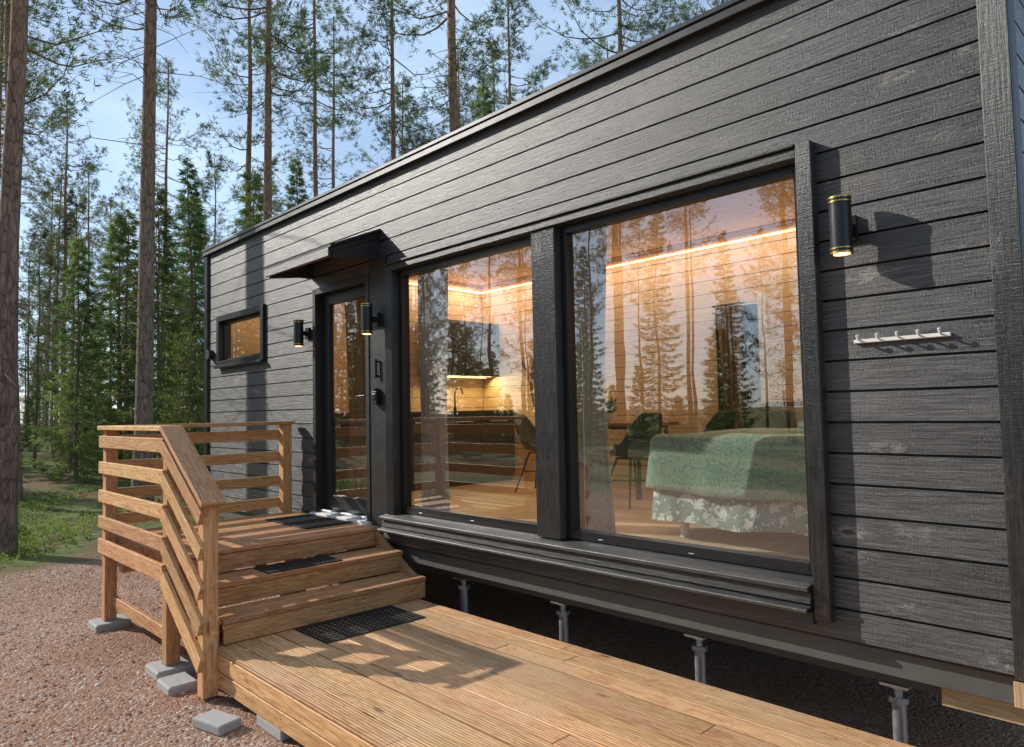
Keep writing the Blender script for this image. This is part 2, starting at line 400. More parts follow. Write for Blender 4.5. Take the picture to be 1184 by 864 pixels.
mb.box((X0,.03,ZB-.02),(X1,D-.03,ZB),0); mb.box((X0+.14,.15,ZB+.01),(X1-.14,D-.15,FZ-.025),0)
mb.build("roof",[m_trim,m_flash],house,bevel=.004)
mb=MB()  # corner boards
mb.box((X1-.075,-.028,ZB-.01),(X1+.027,-.002,ZT-.035)); mb.box((X1+.002,-.001,ZB-.01),(X1+.027,.10,ZT-.035))
mb.box((X0-.027,-.028,ZB-.01),(X0+.06,-.002,ZT-.035)); mb.box((X0-.027,-.001,ZB-.01),(X0-.002,.10,ZT-.035))
mb.build("corner_boards",[m_trimw],house,bevel=.004)
# window trim
mb=MB(); wx0,wx1,wz0,wz1=win
mb.box((wx0,-.04,wz0+.10),(wx0+.10,.12,wz1)); mb.box((wx1-.075,-.055,wz0-.07),(wx1,.12,wz1+.015))
mb.box((wx0+.103,-.045,wz1-.05),(wx1-.078,.12,wz1-.002)); mb.box((wx0-.01,-.06,wz1+.001),(wx1-.078,-.001,wz1+.016))
mb.box((-3.215,-.03,wz0+.11),(-3.01,.12,wz1-.053))
rt=Matrix.Rotation(math.radians(9),3,'X')
mb.box((wx0-.02,-.10,wz0+.075),(wx1-.078,.06,wz0+.10),rot=rt); mb.box((wx0-.02,-.075,wz0+.005),(wx1-.078,.0,wz0+.062))
mb.box((wx0-.02,-.12,wz0-.02),(wx1-.078,.01,wz0+.0),rot=rt); mb.box((wx0-.02,-.06,wz0-.09),(wx1-.078,-.001,wz0-.03))
mb.build("window_trim",[m_trimw],house,bevel=.004)
mb=MB()
for a,b_ in((wx0+.103,-3.218),(-3.007,wx1-.078)):
    z0,z1=wz0+.115,wz1-.053
    mb.box((a,.03,z0),(a+.045,.105,z1)); mb.box((b_-.045,.03,z0),(b_,.105,z1)); mb.box((a+.046,.03,z1-.045),(b_-.046,.105,z1)); mb.box((a+.046,.03,z0),(b_-.046,.105,z0+.055))
    k=a+.25
    while k<b_-.1:
        mb.box((k,.026,z0+.015),(k+.035,.0295,z0+.020),1); k+=.62
mb.build("window_frames",[m_alu,m_metal],house,bevel=.002)
g=MB()
for a,b_ in((wx0+.14,-3.25),(-2.97,wx1-.115)):
    g.mesh([(a,.064,wz0+.16),(b_,.064,wz0+.16),(b_,.064,wz1-.09),(a,.064,wz1-.09)],[(0,1,2,3)],0,False)
# door
dx0,dx1,dz0,dz1=door
d=MB()
d.box((dx0,-.03,dz0),(dx0+.055,.13,dz1)); d.box((dx1-.055,-.03,dz0),(dx1,.13,dz1)); d.box((dx0+.056,-.03,dz1-.06),(dx1-.056,.13,dz1))
d.box((dx1+.002,-.022,ZB+.1),(wx0-.022,-.001,3.0))
d.box((dx0+.058,.05,dz0+.03),(dx0+.17,.10,dz1-.063)); d.box((dx1-.17,.05,dz0+.03),(dx1-.058,.10,dz1-.063))
d.box((dx0+.171,.05,dz0+.03),(dx1-.171,.10,dz0+.16)); d.box((dx0+.171,.05,dz1-.16),(dx1-.171,.10,dz1-.063))
d.box((dx1-.13,.03,1.78),(dx1-.10,.045,1.86),4); d.cyl((dx1-.115,.0,1.84),(dx1-.22,.0,1.84),.009,n=10,m=4); d.cyl((dx1-.115,.0,1.84),(dx1-.115,.05,1.84),.009,n=10,m=4)
d.box((dx0+.0,-.07,dz0-.06),(dx1,.12,dz0+.0),2)
d.box((dx0+.057,.0,dz0+.002),(dx1-.057,.12,dz0+.025),3)
d.build("door",[m_trim,m_metal,m_white,m_metal,m_blkmet],house,bevel=.003)
g.mesh([(dx0+.17,.075,dz0+.16),(dx1-.17,.075,dz0+.16),(dx1-.17,.075,dz1-.16),(dx0+.17,.075,dz1-.16)],[(0,1,2,3)],0,False)
# small window
sx0,sx1,sz0,sz1=sw; d=MB()
for (a,b_) in(((sx0-.03,-.03,sz1-.05),(sx1+.03,.12,sz1+.02)),((sx0-.03,-.03,sz0-.02),(sx1+.03,.12,sz0+.05)),((sx0-.03,-.03,sz0+.051),(sx0+.04,.12,sz1-.051)),((sx1-.04,-.03,sz0+.051),(sx1+.03,.12,sz1-.051))): d.box(a,b_)
d.box((sx0-.04,-.06,sz0-.035),(sx1+.04,-.031,sz0-.005)); 
for (a,b_) in(((sx0+.041,.03,sz1-.08),(sx1-.041,.09,sz1-.052)),((sx0+.041,.03,sz0+.052),(sx1-.041,.09,sz0+.08)),((sx0+.041,.03,sz0+.081),(sx0+.07,.09,sz1-.081)),((sx1-.07,.03,sz0+.081),(sx1-.041,.09,sz1-.081))): d.box(a,b_)
d.build("bathroom_window_frame",[m_alu],house,bevel=.003)
g.mesh([(sx0+.07,.06,sz0+.08),(sx1-.07,.06,sz0+.08),(sx1-.07,.06,sz1-.08),(sx0+.07,.06,sz1-.08)],[(0,1,2,3)],0,False)
g.mesh([(bw[0],D-.07,bw[2]),(bw[1],D-.07,bw[2]),(bw[1],D-.07,bw[3]),(bw[0],D-.07,bw[3])],[(0,1,2,3)],0,False)
g.build("window_glass",[m_glass],house)
d=MB()
for q in(((bw[0]-.04,3.02,bw[2]-.04),(bw[1]+.04,3.075,bw[2])),((bw[0]-.04,3.02,bw[3]),(bw[1]+.04,3.075,bw[3]+.04)),((bw[0]-.04,3.02,bw[2]),(bw[0],3.075,bw[3])),((bw[1],3.02,bw[2]),(bw[1]+.05,3.075,bw[3]))): d.box(*q)
d.build("rear_window_frame",[m_alu],house)
d=MB(); d.box((bw[1]+.055,3.03,1.3),(bw[1]+.13,3.048,2.75)); d.build("rear_window_reveal",[m_white],house)
d=MB(); d.box((X0+.14,1.1,.8),(IX0-.04,1.15,3.3),0,grain=0); d.box((X0+.125,.14,.8),(X0+.138,1.1,3.3),0,grain=1); d.build("bathroom_wall",[m_pine],house)
d=MB(); d.cyl((-8.0,.6,3.33),(-8.0,.6,3.39),.11,n=24); d.build("bathroom_ceiling_lamp",[m_bulb],house)
l_=bpy.data.lights.new("bathroom_bulb",'POINT'); l_.energy=12; l_.color=(1,.78,.45); l_.shadow_soft_size=.1; lo_=bpy.data.objects.new("bathroom_bulb",l_); COL.objects.link(lo_); lo_.location=(-8.0,.6,3.2); lo_.parent=house
# canopy
d=MB()
def slab(d,V,t,m):
    n=len(V); W=[(x,y,z-t) for x,y,z in V]; d.mesh(V+W,[tuple(range(n)),tuple(range(2*n-1,n-1,-1))]+[(i,i+n,(i+1)%n+n,(i+1)%n) for i in range(n)],m,False)
slab(d,[(-6.24,-.002,3.245),(-5.02,-.002,3.245),(-5.02,-.47,3.045),(-6.24,-.47,3.045)],.022,1)
slab(d,[(-6.21,-.002,3.22),(-5.05,-.002,3.22),(-5.05,-.45,3.028),(-6.21,-.45,3.028)],.05,0)
slab(d,[(-6.15,-.01,3.165),(-5.11,-.01,3.165),(-5.11,-.42,2.99),(-6.15,-.42,2.99)],.02,2)
for xx in(-5.065,-6.195):
    V=[(xx-.02,-.002,3.165),(xx-.02,-.44,2.978),(xx-.02,-.44,2.945),(xx-.02,-.12,2.99),(xx-.02,-.002,2.99)]
    W=[(xx+.02,y,z) for _,y,z in V]; n=5
    d.mesh(V+W,[tuple(range(n))[::-1],tuple(range(n,2*n))]+[(i,(i+1)%n,(i+1)%n+n,i+n) for i in range(n)],0,False)
d.box((-6.21,-.475,2.955),(-5.05,-.452,3.02),0)
d.build("door_canopy",[m_trimw,m_flash,m_rail],house)
# underfloor structure
d=MB()
d.box((X0+.1,.045,.50),(X1-.06,.10,.608),0,grain=0); d.box((X0+.1,.18,.42),(X1-.2,.30,.605),0,grain=0); d.box((X0+.1,2.8,.42),(X1-.2,2.92,.605),0,grain=0)
x=X0+.3
while x<X1-.2: d.box((x,.32,.44),(x+.05,2.78,.60),0); x+=.6
d.box((-.98,.12,.40),(-.625,.17,.495),1,grain=0); d.box((-.70,.02,.50),(-.63,.044,.60),1)
d.build("underfloor_beams",[m_under,m_rough],house,bevel=.003)
d=MB()
for x in(-8.4,-7.37,-6.34,-5.31,-4.28,-3.25,-2.22,-1.19):
    for y in(.24,2.86):
        d.cyl((x,y,0),(x,y,.34),.030); d.cyl((x,y,.34),(x,y,.40),.018,n=12); d.cyl((x,y,.325),(x,y,.35),.045,n=6,smooth=False); d.cyl((x,y,.385),(x,y,.398),.03,n=6,smooth=False)
        d.box((x-.06,y-.06,.402),(x+.06,y+.06,.415))
d.build("steel_piles",[m_metal],house)
d=MB(); d.cyl((-8.70,-.001,2.44),(-8.70,-.06,2.44),.06,n=20); d.build("wall_vent",[m_trim],house)
# ------------------------------------------------------------------ wall fixtures
def wall_lamp(x,z):
    e=empty("wall_lamp",(x,0,z)); d=MB(); y=-.105
    d.box((-.035,-.022,-.055),(.035,-.001,.055)); d.box((-.02,-.06,-.02),(.02,-.0225,.02))
    d.cyl((0,y,-.10),(0,y,.10),.046,n=28); d.cyl((0,y,.101),(0,y,.107),.049,n=28,m=1); d.cyl((0,y,.1075),(0,y,.118),.046,n=28); d.cyl((0,y,.1185),(0,y,.1265),.049,n=28,m=1)
    d.cyl((0,y,-.107),(0,y,-.101),.049,n=28,m=1); d.cyl((0,y,-.118),(0,y,-.1075),.046,n=28); d.cyl((0,y,-.1265),(0,y,-.1185),.049,n=28,m=1)
    d.cyl((0,y,.1268),(0,y,.128),.035,n=20,m=2); d.cyl((0,y,-.128),(0,y,-.1268),.035,n=20,m=2)
    d.build("lamp_body",[m_alu,m_brass,m_bulb],e)
    return e
wall_lamp(-1.22,2.47); a=wall_lamp(-5.04,2.47); a.location.y=-.024; wall_lamp(-6.28,2.47)
e=empty("coat_hook_rail",(0,0,0)); d=MB(); d.box((-1.22,-.018,1.952),(-.84,-.001,1.968),0)
for i in range(5):
    x=-1.19+i*.08; d.cyl((x,-.018,1.962),(x,-.05,1.968),.0045,n=8); d.cyl((x,-.05,1.966),(x,-.056,1.985),.005,.007,n=8)
d.build("rail_and_hooks",[m_white],e,bevel=.002)
e=empty("key_box",(0,0,0)); d=MB(); d.box((-5.075,-.07,1.76),(-5.0,-.023,1.87)); d.box((-5.06,-.076,1.80),(-5.015,-.0705,1.85),1); d.cyl((-5.04,-.045,1.87),(-5.04,-.045,1.895),.02,n=12)
d.build("box_body",[m_blkmet,m_counter],e,bevel=.006,seg=2)
e=empty("broom_hook",(0,0,0)); d=MB(); d.cyl((-5.04,-.045,1.98),(-5.04,-.045,2.14),.011,n=12); d.cyl((-5.04,-.023,2.0),(-5.04,-.045,2.0),.009,n=8); d.cyl((-5.04,-.023,2.12),(-5.04,-.045,2.12),.009,n=8)
d.build("handle",[m_blkmet],e)
# ------------------------------------------------------------------ DECK WALKWAY
deck=empty("wooden_walkway"); d=MB(); YL,YR=-1.60,-.09; DZ=.29; nb=12; pw=(YR-YL)/nb
for i in range(nb):
    y=YL+i*pw; x=-4.95; first=random.uniform(1.6,3.6); L_=first
    while x<1.4:
        x2=min(x+L_,1.4); dz=random.uniform(-.0012,.0012)
        d.box((x,y,DZ-.028+dz),(x2-.003,y+pw-.007,DZ+dz),0,grain=0); x=x2; L_=3.6
d.build("deck_boards",[m_deck],deck,bevel=.003,seg=2)
d=MB()
for y in(YL+.03,-.85,YR-.08): d.box((-4.9,y,.115),(1.35,y+.048,.258),0,grain=0)
x=-4.4
while x<1.35: d.box((x,YL+.08,.12),(x+.045,-.86,.256)); d.box((x,-.79,.12),(x+.045,YR-.09,.256)); x+=.6
d.box((-4.42,YL-.002,.165),(1.38,YL+.026,.259),0,grain=0); d.box((-4.42,YL-.004,.065),(1.38,YL+.024,.158),0,grain=0); 
d.build("frame",[m_rail],deck,bevel=.003)
d=MB()
for x in(-3.7,-2.2,-.4,1.2):
    for y in(-1.5,-.3): d.box((x-.15,y-.10,0),(x+.15,y+.10,.062)); 
d.build("concrete_pads",[m_conc],deck,bevel=.008)
d=MB()
x=-4.30
while x<1.35:
    for i in range(nb):
        y=YL+i*pw
        for q in(.028,pw-.035): d.cyl((x+.02+random.uniform(-.004,.004),y+q,DZ-.002),(x+.02,y+q,DZ+.0016),.0036,n=8)
    x+=.6
d.build("deck_screws",[m_metal],deck)
# ------------------------------------------------------------------ STAIRS + LANDING
st=empty("wooden_stairs"); d=MB()
LZ=.754; LX0,LX1=-6.53,-5.04
x=LX1
while x>LX0+.02:
    d.box((max(x-.137,LX0),-1.56,LZ-.03),(x-.005 if x<LX1 else x,-.022,LZ+random.uniform(-.001,.001)),0,grain=1); x-=.142
def step(xf,z,dep):
    d.box((xf-.142,-1.56,z-.032),(xf,-.03,z),0,grain=1); d.box((xf-.142-.148,-1.56,z-.032),(xf-.148,-.03,z),0,grain=1)
step(-4.70,.60,.3); step(-4.40,.445,.3)
d.box((-5.068,-1.555,.605),(-5.045,-.035,.720),0,grain=1); d.box((-5.070,-1.555,.45),(-5.049,-.035,.56),0,grain=1)
d.box((-4.728,-1.555,.450),(-4.705,-.035,.565),0,grain=1)
d.box((-4.428,-1.555,.295),(-4.405,-.035,.410),0,grain=1)
d.build("treads_and_landing",[m_stair],st,bevel=.004,seg=2)
d=MB()
for y in(-1.60,-.07):
    V=[(-5.03,LZ-.035),(-4.44,.41),(-4.44,.09),(-4.62,.05),(-5.03,.30)]
    A=[(x_,y,z_) for x_,z_ in V]; B=[(x_,y+.035,z_) for x_,z_ in V]; n=5
    d.mesh(A+B,[tuple(range(n)),tuple(range(n,2*n))[::-1]]+[(i,i+n,(i+1)%n+n,(i+1)%n) for i in range(n)],0,False)
d.box((LX0,-1.60,.56),(LX1-.03,-1.563,.722),0,grain=0); d.box((LX0,-.06,.56),(LX1-.035,-.03,.720),0,grain=0); d.box((LX0-.002,-1.562,.56),(LX0+.035,-.065,.720),0,grain=1)
d.box((LX0+.06,-1.59,.44),(LX0+.15,-.03,.555),0,grain=1); d.box((LX1-.2,-1.59,.44),(LX1-.11,-.03,.555),0,grain=1)
for y in(-1.0,-.5): d.box((LX0+.04,y,.56),(LX1-.07,y+.04,.719),0,grain=0)
d.box((LX0+.06,-.20,.05),(LX0+.15,-.11,.438),0); d.box((LX0+.03,-1.635,.16),(LX1,-1.602,.25),0,grain=0)
d.build("stringers_and_joists",[m_stair],st,bevel=.003)
d=MB()
for x,y in((-6.53,-1.64),(-5.06,-1.64),(-6.43,-.155),(-4.95,-.3)): d.box((x-.13,y-.13,-.01),(x+.13,y+.13,.055))
d.box((-4.86,-1.80,-.01),(-4.62,-1.62,.05))
d.build("footings",[m_conc],st,bevel=.012)
# railing
rl=empty("wooden_railing"); d=MB()
PY=-1.645; ps=.045
CAP=1.63
for x,y,z0,z1 in((LX0,PY,.057,CAP-.035),(LX1-.02,PY,.057,CAP-.035),(-4.42,PY,.02,1.215),(LX0,-.12,LZ-.15,CAP-.035)):
    d.box((x-ps,y-ps,z0),(x+ps,y+ps,z1),0,grain=2)
zs=[1.50,1.29,1.06,.85]
ry=PY-.046
for z in zs: d.box((LX0-.06,ry-.028,z-.048),(LX1+.02,ry,z+.048),0,grain=0)
d.box((LX0-.06,ry-.028,.60),(LX1+.02,ry,.715),0,grain=0)
for z in zs: d.box((LX0-.074,PY-.04,z-.048),(LX0-.046,-.08,z+.048),0,grain=1)
d.box((LX0-.09,PY-.08,CAP-.034),(LX1-.02,PY+.065,CAP),0,grain=0); d.box((LX0-.085,PY+.067,CAP-.034),(LX0+.065,-.05,CAP),0,grain=1)
sx=.66; sz=-.40; ang=math.atan2(-sz,sx); RT=Matrix.Rotation(ang,3,'Y')
Ls=math.hypot(sx,sz)
def sloped(x,z,len_,hz,yc,wy):
    c=Vector((x+math.cos(ang)*len_/2,yc,z-math.sin(ang)*len_/2))
    d.box((c.x-len_/2,c.y-wy/2,c.z-hz/2),(c.x+len_/2,c.y+wy/2,c.z+hz/2),0,grain=0,rot=RT)
sloped(LX1-.02,CAP-.017,Ls+.10,.034,PY-.007,.145)
for z in zs: sloped(LX1+.0,z-.012,Ls+.02,.094,ry-.0145,.028)
sloped(LX1+.0,.64-.012,Ls+.02,.11,ry-.0145,.028)
d.build("posts_and_rails",[m_rail],rl,bevel=.004,seg=2)
d=MB()
for z in zs+[.66]:
    for x in(LX0-.01,LX0+.012,LX1-.03): d.cyl((x,ry-.0285,z+.015),(x,ry-.031,z+.015),.005,n=8)
d.build("screws",[m_metal],rl)
# ------------------------------------------------------------------ mats
def mat_obj(x0,x1,y0,y1,z,cell=.042):
    e=empty("door_mat",(0,0,0)); d=MB(); t=.008; r=.0055
    d.box((x0,y0,z+.001),(x1,y0+.02,z+t)); d.box((x0,y1-.02,z+.001),(x1,y1,z+t)); d.box((x0,y0+.0205,z+.001),(x0+.02,y1-.0205,z+t)); d.box((x1-.02,y0+.0205,z+.001),(x1,y1-.0205,z+t))
    x=x0+.02+cell/2
    while x<x1-.022: d.box((x-r,y0+.021,z+.001),(x+r,y1-.021,z+t-.001)); x+=cell
    y=y0+.02+cell/2
    while y<y1-.022: d.box((x0+.021,y-r,z+.0005),(x1-.021,y+r,z+t-.0025)); y+=cell
    d.build("rubber_grid",[m_rub],e)
mat_obj(-4.385,-3.97,-1.10,-.36,DZ+.001); mat_obj(-4.97,-4.73,-1.12,-.55,.601,.036); mat_obj(-6.15,-5.38,-.50,-.07,LZ+.001)
e=empty("concrete_block",(-3.98,-1.76,0)); d=MB(); d.box((-.12,-.07,0),(.12,.07,.055)); ob=d.build("block",[m_conc],e,bevel=.01,seg=2); e.rotation_euler=(0,0,.25)
# ------------------------------------------------------------------ INTERIOR
d=MB(); e=empty("led_strip_light"); d.box((IX0+.03,IY1-.030,3.285),(IX1-.05,IY1-.012,3.303)); d.box((IX0+.012,1.2,3.285),(IX0+.030,IY1-.04,3.303)); d.build("led_strip",[m_led],e)
def area(name,loc,rot,sx,sy,pw,col,parent):
    l=bpy.data.lights.new(name,'AREA'); l.shape='RECTANGLE'; l.size=sx; l.size_y=sy; l.energy=pw; l.color=col
    o=bpy.data.objects.new(name,l); COL.objects.link(o); o.location=loc; o.rotation_euler=rot; o.parent=parent
area("led_glow",(-4,IY1-.30,3.37),(math.radians(-5),0,0),6.0,.25,52,(1,.75,.50),e)
area("led_glow_end",(IX0+.15,2.0,3.37),(0,0,0),.12,1.8,10,(1,.70,.42),e)
# bed
def drape(d,x0,x1,y0,y1,zt,zb,r,amp,m,freq=26,seed=0,flare=0):
    rr=random.Random(seed); V=[];F=[]
    pts=[]
    corners=[(x1-r,y0+r,-math.pi/2),(x1-r,y1-r,0),(x0+r,y1-r,math.pi/2),(x0+r,y0+r,math.pi)]
    for ci,(cx,cy,a0) in enumerate(corners):
        for k in range(13):
            a=a0+k/12*math.pi/2; pts.append((cx+r*math.cos(a),cy+r*math.sin(a),math.cos(a),math.sin(a)))
        nx=corners[(ci+1)%4]; a=a0+math.pi/2; ex,ey=cx+r*math.cos(a),cy+r*math.sin(a); fx,fy=nx[0]+r*math.cos(a),nx[1]+r*math.sin(a)
        for k in range(1,60): q=k/60; pts.append((ex+(fx-ex)*q,ey+(fy-ey)*q,math.cos(a),math.sin(a)))
    n=len(pts); ph=[rr.uniform(0,6.28) for _ in range(4)]
    cx,cy=(x0+x1)/2,(y0+y1)/2
    rings=[(-.5,0,0),(-.25,.004,0),(-.09,0,0),(-.045,-.004,0),(-.018,-.018,0),(0,-.045,0)]
    ns=8
    for k in range(1,ns+1): rings.append((flare*k/ns,-.045-(zt-.045-zb)*k/ns,k/ns))
    for off,dz,wv in rings:
        for i,(px,py,nx,ny) in enumerate(pts):
            u=(px+py)*freq
            wob=wv*amp*(math.sin(u+ph[0])+.6*math.sin(u*.43+ph[1])+.35*math.sin(u*1.9+ph[2]))
            if off<=-.24: sx_=1+off*.9; V.append((cx+(px-cx)*sx_,cy+(py-cy)*sx_,zt+dz+.006*math.sin(px*9+py*7)))
            else: V.append((px+nx*(off+wob),py+ny*(off+wob),zt+dz+.008*math.sin(px*7+py*5)+ (.018*math.sin(u*.31+ph[3])*wv)))
    nr=len(rings)
    for k in range(nr-1):
        for i in range(n): j=(i+1)%n; F.append((k*n+i,(k+1)*n+i,(k+1)*n+j,k*n+j))
    F.append(tuple(range(n)))
    d.mesh(V,F,m,True)
bed=empty("bed"); d=MB(); drape(d,-2.92,-.84,.81,2.34,1.455,.92,.10,.010,0,seed=3,flare=.05); d.build("floral_bedspread",[m_floral],bed)
d=MB(); drape(d,-2.94,-1.15,.785,2.37,1.495,1.12,.10,.007,0,freq=17,seed=5,flare=.04); d.build("green_blanket",[m_blank],bed,solid=.010)
d=MB()
d.box((-2.85,.90,.95),(-.88,2.26,1.40))
for x in(-2.75,-1.1):
    for y in(.95,2.2): d.cyl((x,y,FZ),(x,y,.95),.03,n=12)
d.build("mattress_and_legs",[m_white],bed)
def pillow(d,c,sx,sy,sz,rot,m):
    V=[];F=[];nu,nv=24,14
    def sg(v,e): return math.copysign(abs(v)**e,v)
    for j in range(nv+1):
        a=-math.pi/2+math.pi*j/nv
        for i in range(nu):
            b_=2*math.pi*i/nu; q=Vector((sx*sg(math.cos(a),.6)*sg(math.cos(b_),.5),sy*sg(math.cos(a),.6)*sg(math.sin(b_),.5),sz*math.sin(a)*(1+.05*math.sin(b_*5))))
            V.append(rot@q+Vector(c))
    for j in range(nv):
        for i in range(nu): F.append((j*nu+i,j*nu+(i+1)%nu,(j+1)*nu+(i+1)%nu,(j+1)*nu+i))
    d.mesh(V,F,m,True)
d=MB(); R1=Matrix.Rotation(math.radians(62),3,'Y')
pillow(d,(-1.12,1.95,1.70),.24,.34,.09,R1,0); pillow(d,(-1.95,1.75,1.60),.22,.28,.085,Matrix.Rotation(math.radians(18),3,'Y'),0); pillow(d,(-1.02,1.25,1.68),.24,.34,.09,R1,1)
d.build("pillows",[m_pillow,m_towel],bed)
e=empty("folded_towels"); d=MB()
for k in range(2): d.box((-1.98,1.05,1.506+k*.04),(-1.66,1.30,1.543+k*.04))
d.build("towels",[m_towel],e,bevel=.016,seg=3)
# chairs
def chair(x,y,rz):
    e=empty("dining_chair",(x,y,FZ)); e.rotation_euler=(0,0,rz); d=MB()
    prof=[(.23,.445,.19,.0),(.20,.46,.215,.0),(.08,.45,.235,.02),(-.06,.44,.24,.045),(-.16,.455,.235,.09),(-.22,.52,.225,.10),(-.255,.62,.205,.07),(-.285,.73,.175,.05),(-.305,.81,.14,.03),(-.312,.845,.10,.02)]
    V=[];F=[];n=13
    for k,(fy,fz,w_,cv) in enumerate(prof):
        for i in range(n):
            s_=-1+2*i/(n-1); sd=abs(s_)**2.4
            back=k/(len(prof)-1)
            V.append((w_*s_*(1.0),fy+ (cv*1.5*sd if back>.4 else 0), fz+(cv*sd*(1.6 if back<=.5 else .0))))
    for k in range(len(prof)-1):
        for i in range(n-1): F.append((k*n+i,k*n+i+1,(k+1)*n+i+1,(k+1)*n+i))
    d.mesh(V,F,0,True); d.build("seat_shell",[m_chair],e,solid=.022,sub=1)
    d=MB()
    for a,b_ in((-1,1),(1,1),(-1,-1),(1,-1)): d.cyl((a*.10,b_*.10,.43),(a*.22,b_*.22,0),.012,.009,n=10)
    d.cyl((-.1,-.1,.425),(.1,.1,.425),.01,n=8); d.cyl((.1,-.1,.425),(-.1,.1,.425),.01,n=8)
    d.cyl((-.16,-.16,.22),(.16,.16,.22),.006,n=8); d.cyl((.16,-.16,.22),(-.16,.16,.22),.006,n=8)
    d.build("legs",[m_blkmet],e)
chair(-4.0,2.05,math.radians(75)); chair(-5.45,2.35,math.radians(-75)); chair(-3.62,2.65,math.radians(80)); chair(-3.1,2.7,math.radians(70))
e=empty("dining_table"); d=MB()
for i in range(4): d.box((-5.15,2.32+i*.17,1.51),(-4.1,2.32+i*.17+.167,1.545),0,grain=0)
for x in(-5.05,-4.2):
    for y in(2.42,2.9): d.cyl((x,y,FZ),(x,y,1.508),.02,n=10,m=1)
d.box((-5.0,2.38,1.48),(-4.22,2.40,1.508),1); d.box((-5.0,2.9,1.48),(-4.22,2.92,1.508),1)
d.build("top_and_legs",[m_table,m_blkmet],e,bevel=.003)
e=empty("side_table"); d=MB(); d.box((-3.2,2.75,1.68),(-2.5,3.03,1.72),0,grain=0)
for x in(-3.15,-2.55): d.box((x-.02,2.78,FZ),(x+.02,3.0,1.678),0)
d.build("top_and_legs",[m_table],e,bevel=.003)
e=empty("potted_plant",(-4.75,2.7,1.545)); d=MB(); d.cyl((0,0,0),(0,0,.10),.045,.06,n=20); 
d.build("pot",[m_pot],e); d=MB()
for k in range(60):
    a=random.uniform(0,6.28); r=random.uniform(.02,.12); h=random.uniform(.12,.28); b_=a+1.57; q=(r*math.cos(a),r*math.sin(a)); w_=.014
    d.mesh([(q[0]*.2,q[1]*.2,.09),(q[0]*.7+math.cos(b_)*w_,q[1]*.7+math.sin(b_)*w_,h*.8),(q[0],q[1],h),(q[0]*.7-math.cos(b_)*w_,q[1]*.7-math.sin(b_)*w_,h*.8)],[(0,1,2,3)],0,False)
d.build("leaves",[m_birch],e)
e=empty("candle_bottle",(-4.35,2.65,1.545)); d=MB(); d.cyl((0,0,0),(0,0,.17),.045,n=20); d.cyl((0,0,.17),(0,0,.21),.045,.014,n=20); d.cyl((0,0,.21),(0,0,.27),.014,n=16); d.build("bottle",[m_white],e)
# kitchen
k_=empty("kitchen_cabinet"); d=MB()
d.box((IX0+.002,.75,FZ+.08),(-6.62,3.04,1.66),0,grain=1); d.box((IX0+.05,.8,FZ),(-6.68,3.04,FZ+.078),0); d.box((IX0+.002,.73,1.662),(-6.585,3.045,1.70),1)
y=.76
while y<2.9: d.box((-6.618,y,FZ+.09),(-6.60,y+.565,1.62),0,grain=2); d.box((-6.598,y+.14,1.56),(-6.585,y+.43,1.575),2); y+=.572
d.build("base_units",[m_cab,m_counter,m_metal],k_,bevel=.003)
d=MB(); d.box((IX0+.002,1.98,2.14),(-6.86,2.60,2.84)); d.box((IX0+.002,2.61,2.14),(-6.86,3.04,2.84)); d.box((-6.858,2.0,2.16),(-6.845,2.58,2.82),1); d.build("wall_units",[m_cab,m_counter],k_,bevel=.003)
d=MB(); P=[(-6.95,2.35,1.70),(-6.95,2.35,1.92),(-6.93,2.35,1.97),(-6.88,2.35,1.99),(-6.82,2.35,1.97),(-6.80,2.35,1.91)]; d.tube(P,[.011]*6,8); d.cyl((-6.95,2.35,1.70),(-6.95,2.35,1.74),.02,n=12)
d.cyl((-6.9,1.55,1.70),(-6.9,1.55,1.86),.06,n=20); d.cyl((-6.9,1.55,1.86),(-6.9,1.55,1.90),.06,.02,n=20); d.build("tap_and_kettle",[m_blkmet],k_)
area("under_cabinet_light",(-6.98,2.5,2.13),(0,math.radians(-25),0),.1,1.0,13,(1,.72,.30),k_)
d=MB(); d.box((-7.08,2.05,2.128),(-7.05,2.98,2.138)); d.build("under_cabinet_led",[m_led],k_)
e=empty("wall_decoration"); d=MB()
for sgn in(-1,1):
    for q in range(3):
        P=[(-6.25,3.03,2.15),(-6.25+sgn*.06,2.99,2.2+q*.02),(-6.25+sgn*(.10+q*.02),2.96,2.27+q*.03),(-6.25+sgn*(.07+q*.05),2.95,2.36-q*.05)]; d.tube(P,[.016,.014,.011,.004],6)
d.tube([(-6.25,3.0,2.16),(-6.24,3.0,2.0),(-6.22,3.01,1.82),(-6.2,3.02,1.7)],[.03,.022,.012,.004],6); pillow(d,(-6.25,3.0,2.14),.07,.03,.09,Matrix.Identity(3),0)
d.build("driftwood",[m_table],e)
# curtains
def curtain(x0,x1,y,z0,z1,mat,folds=7,amp=.03,pinch=0):
    e=empty("curtain"); d=MB(); V=[];F=[]; n=folds*10; m_=24; ph=random.uniform(0,6)
    for j in range(m_+1):
        t=j/m_; z=z0+(z1-z0)*t; s_=1-pinch*math.sin(math.pi*min(1,t*1.05))**2; cx=(x0+x1)/2
        for i in range(n+1):
            q=i/n; x=cx+(q-.5)*(x1-x0)*s_; V.append((x+.008*math.sin(5*t+q*9),y+amp*(1-.35*t)*math.sin(q*folds*6.28+ph+.5*math.sin(3*t+ph))+.01*math.sin(q*17+t*4),z))
    for j in range(m_):
        for i in range(n): a=j*(n+1)+i; F.append((a,a+1,a+n+2,a+n+1))
    d.mesh(V,F,0,True); d.build("cloth",[mat],e)
    d=MB(); d.cyl((x0-.05,y,z1+.015),(x1+.05,y,z1+.015),.01,n=8); d.build("curtain_rod",[m_blkmet],e)
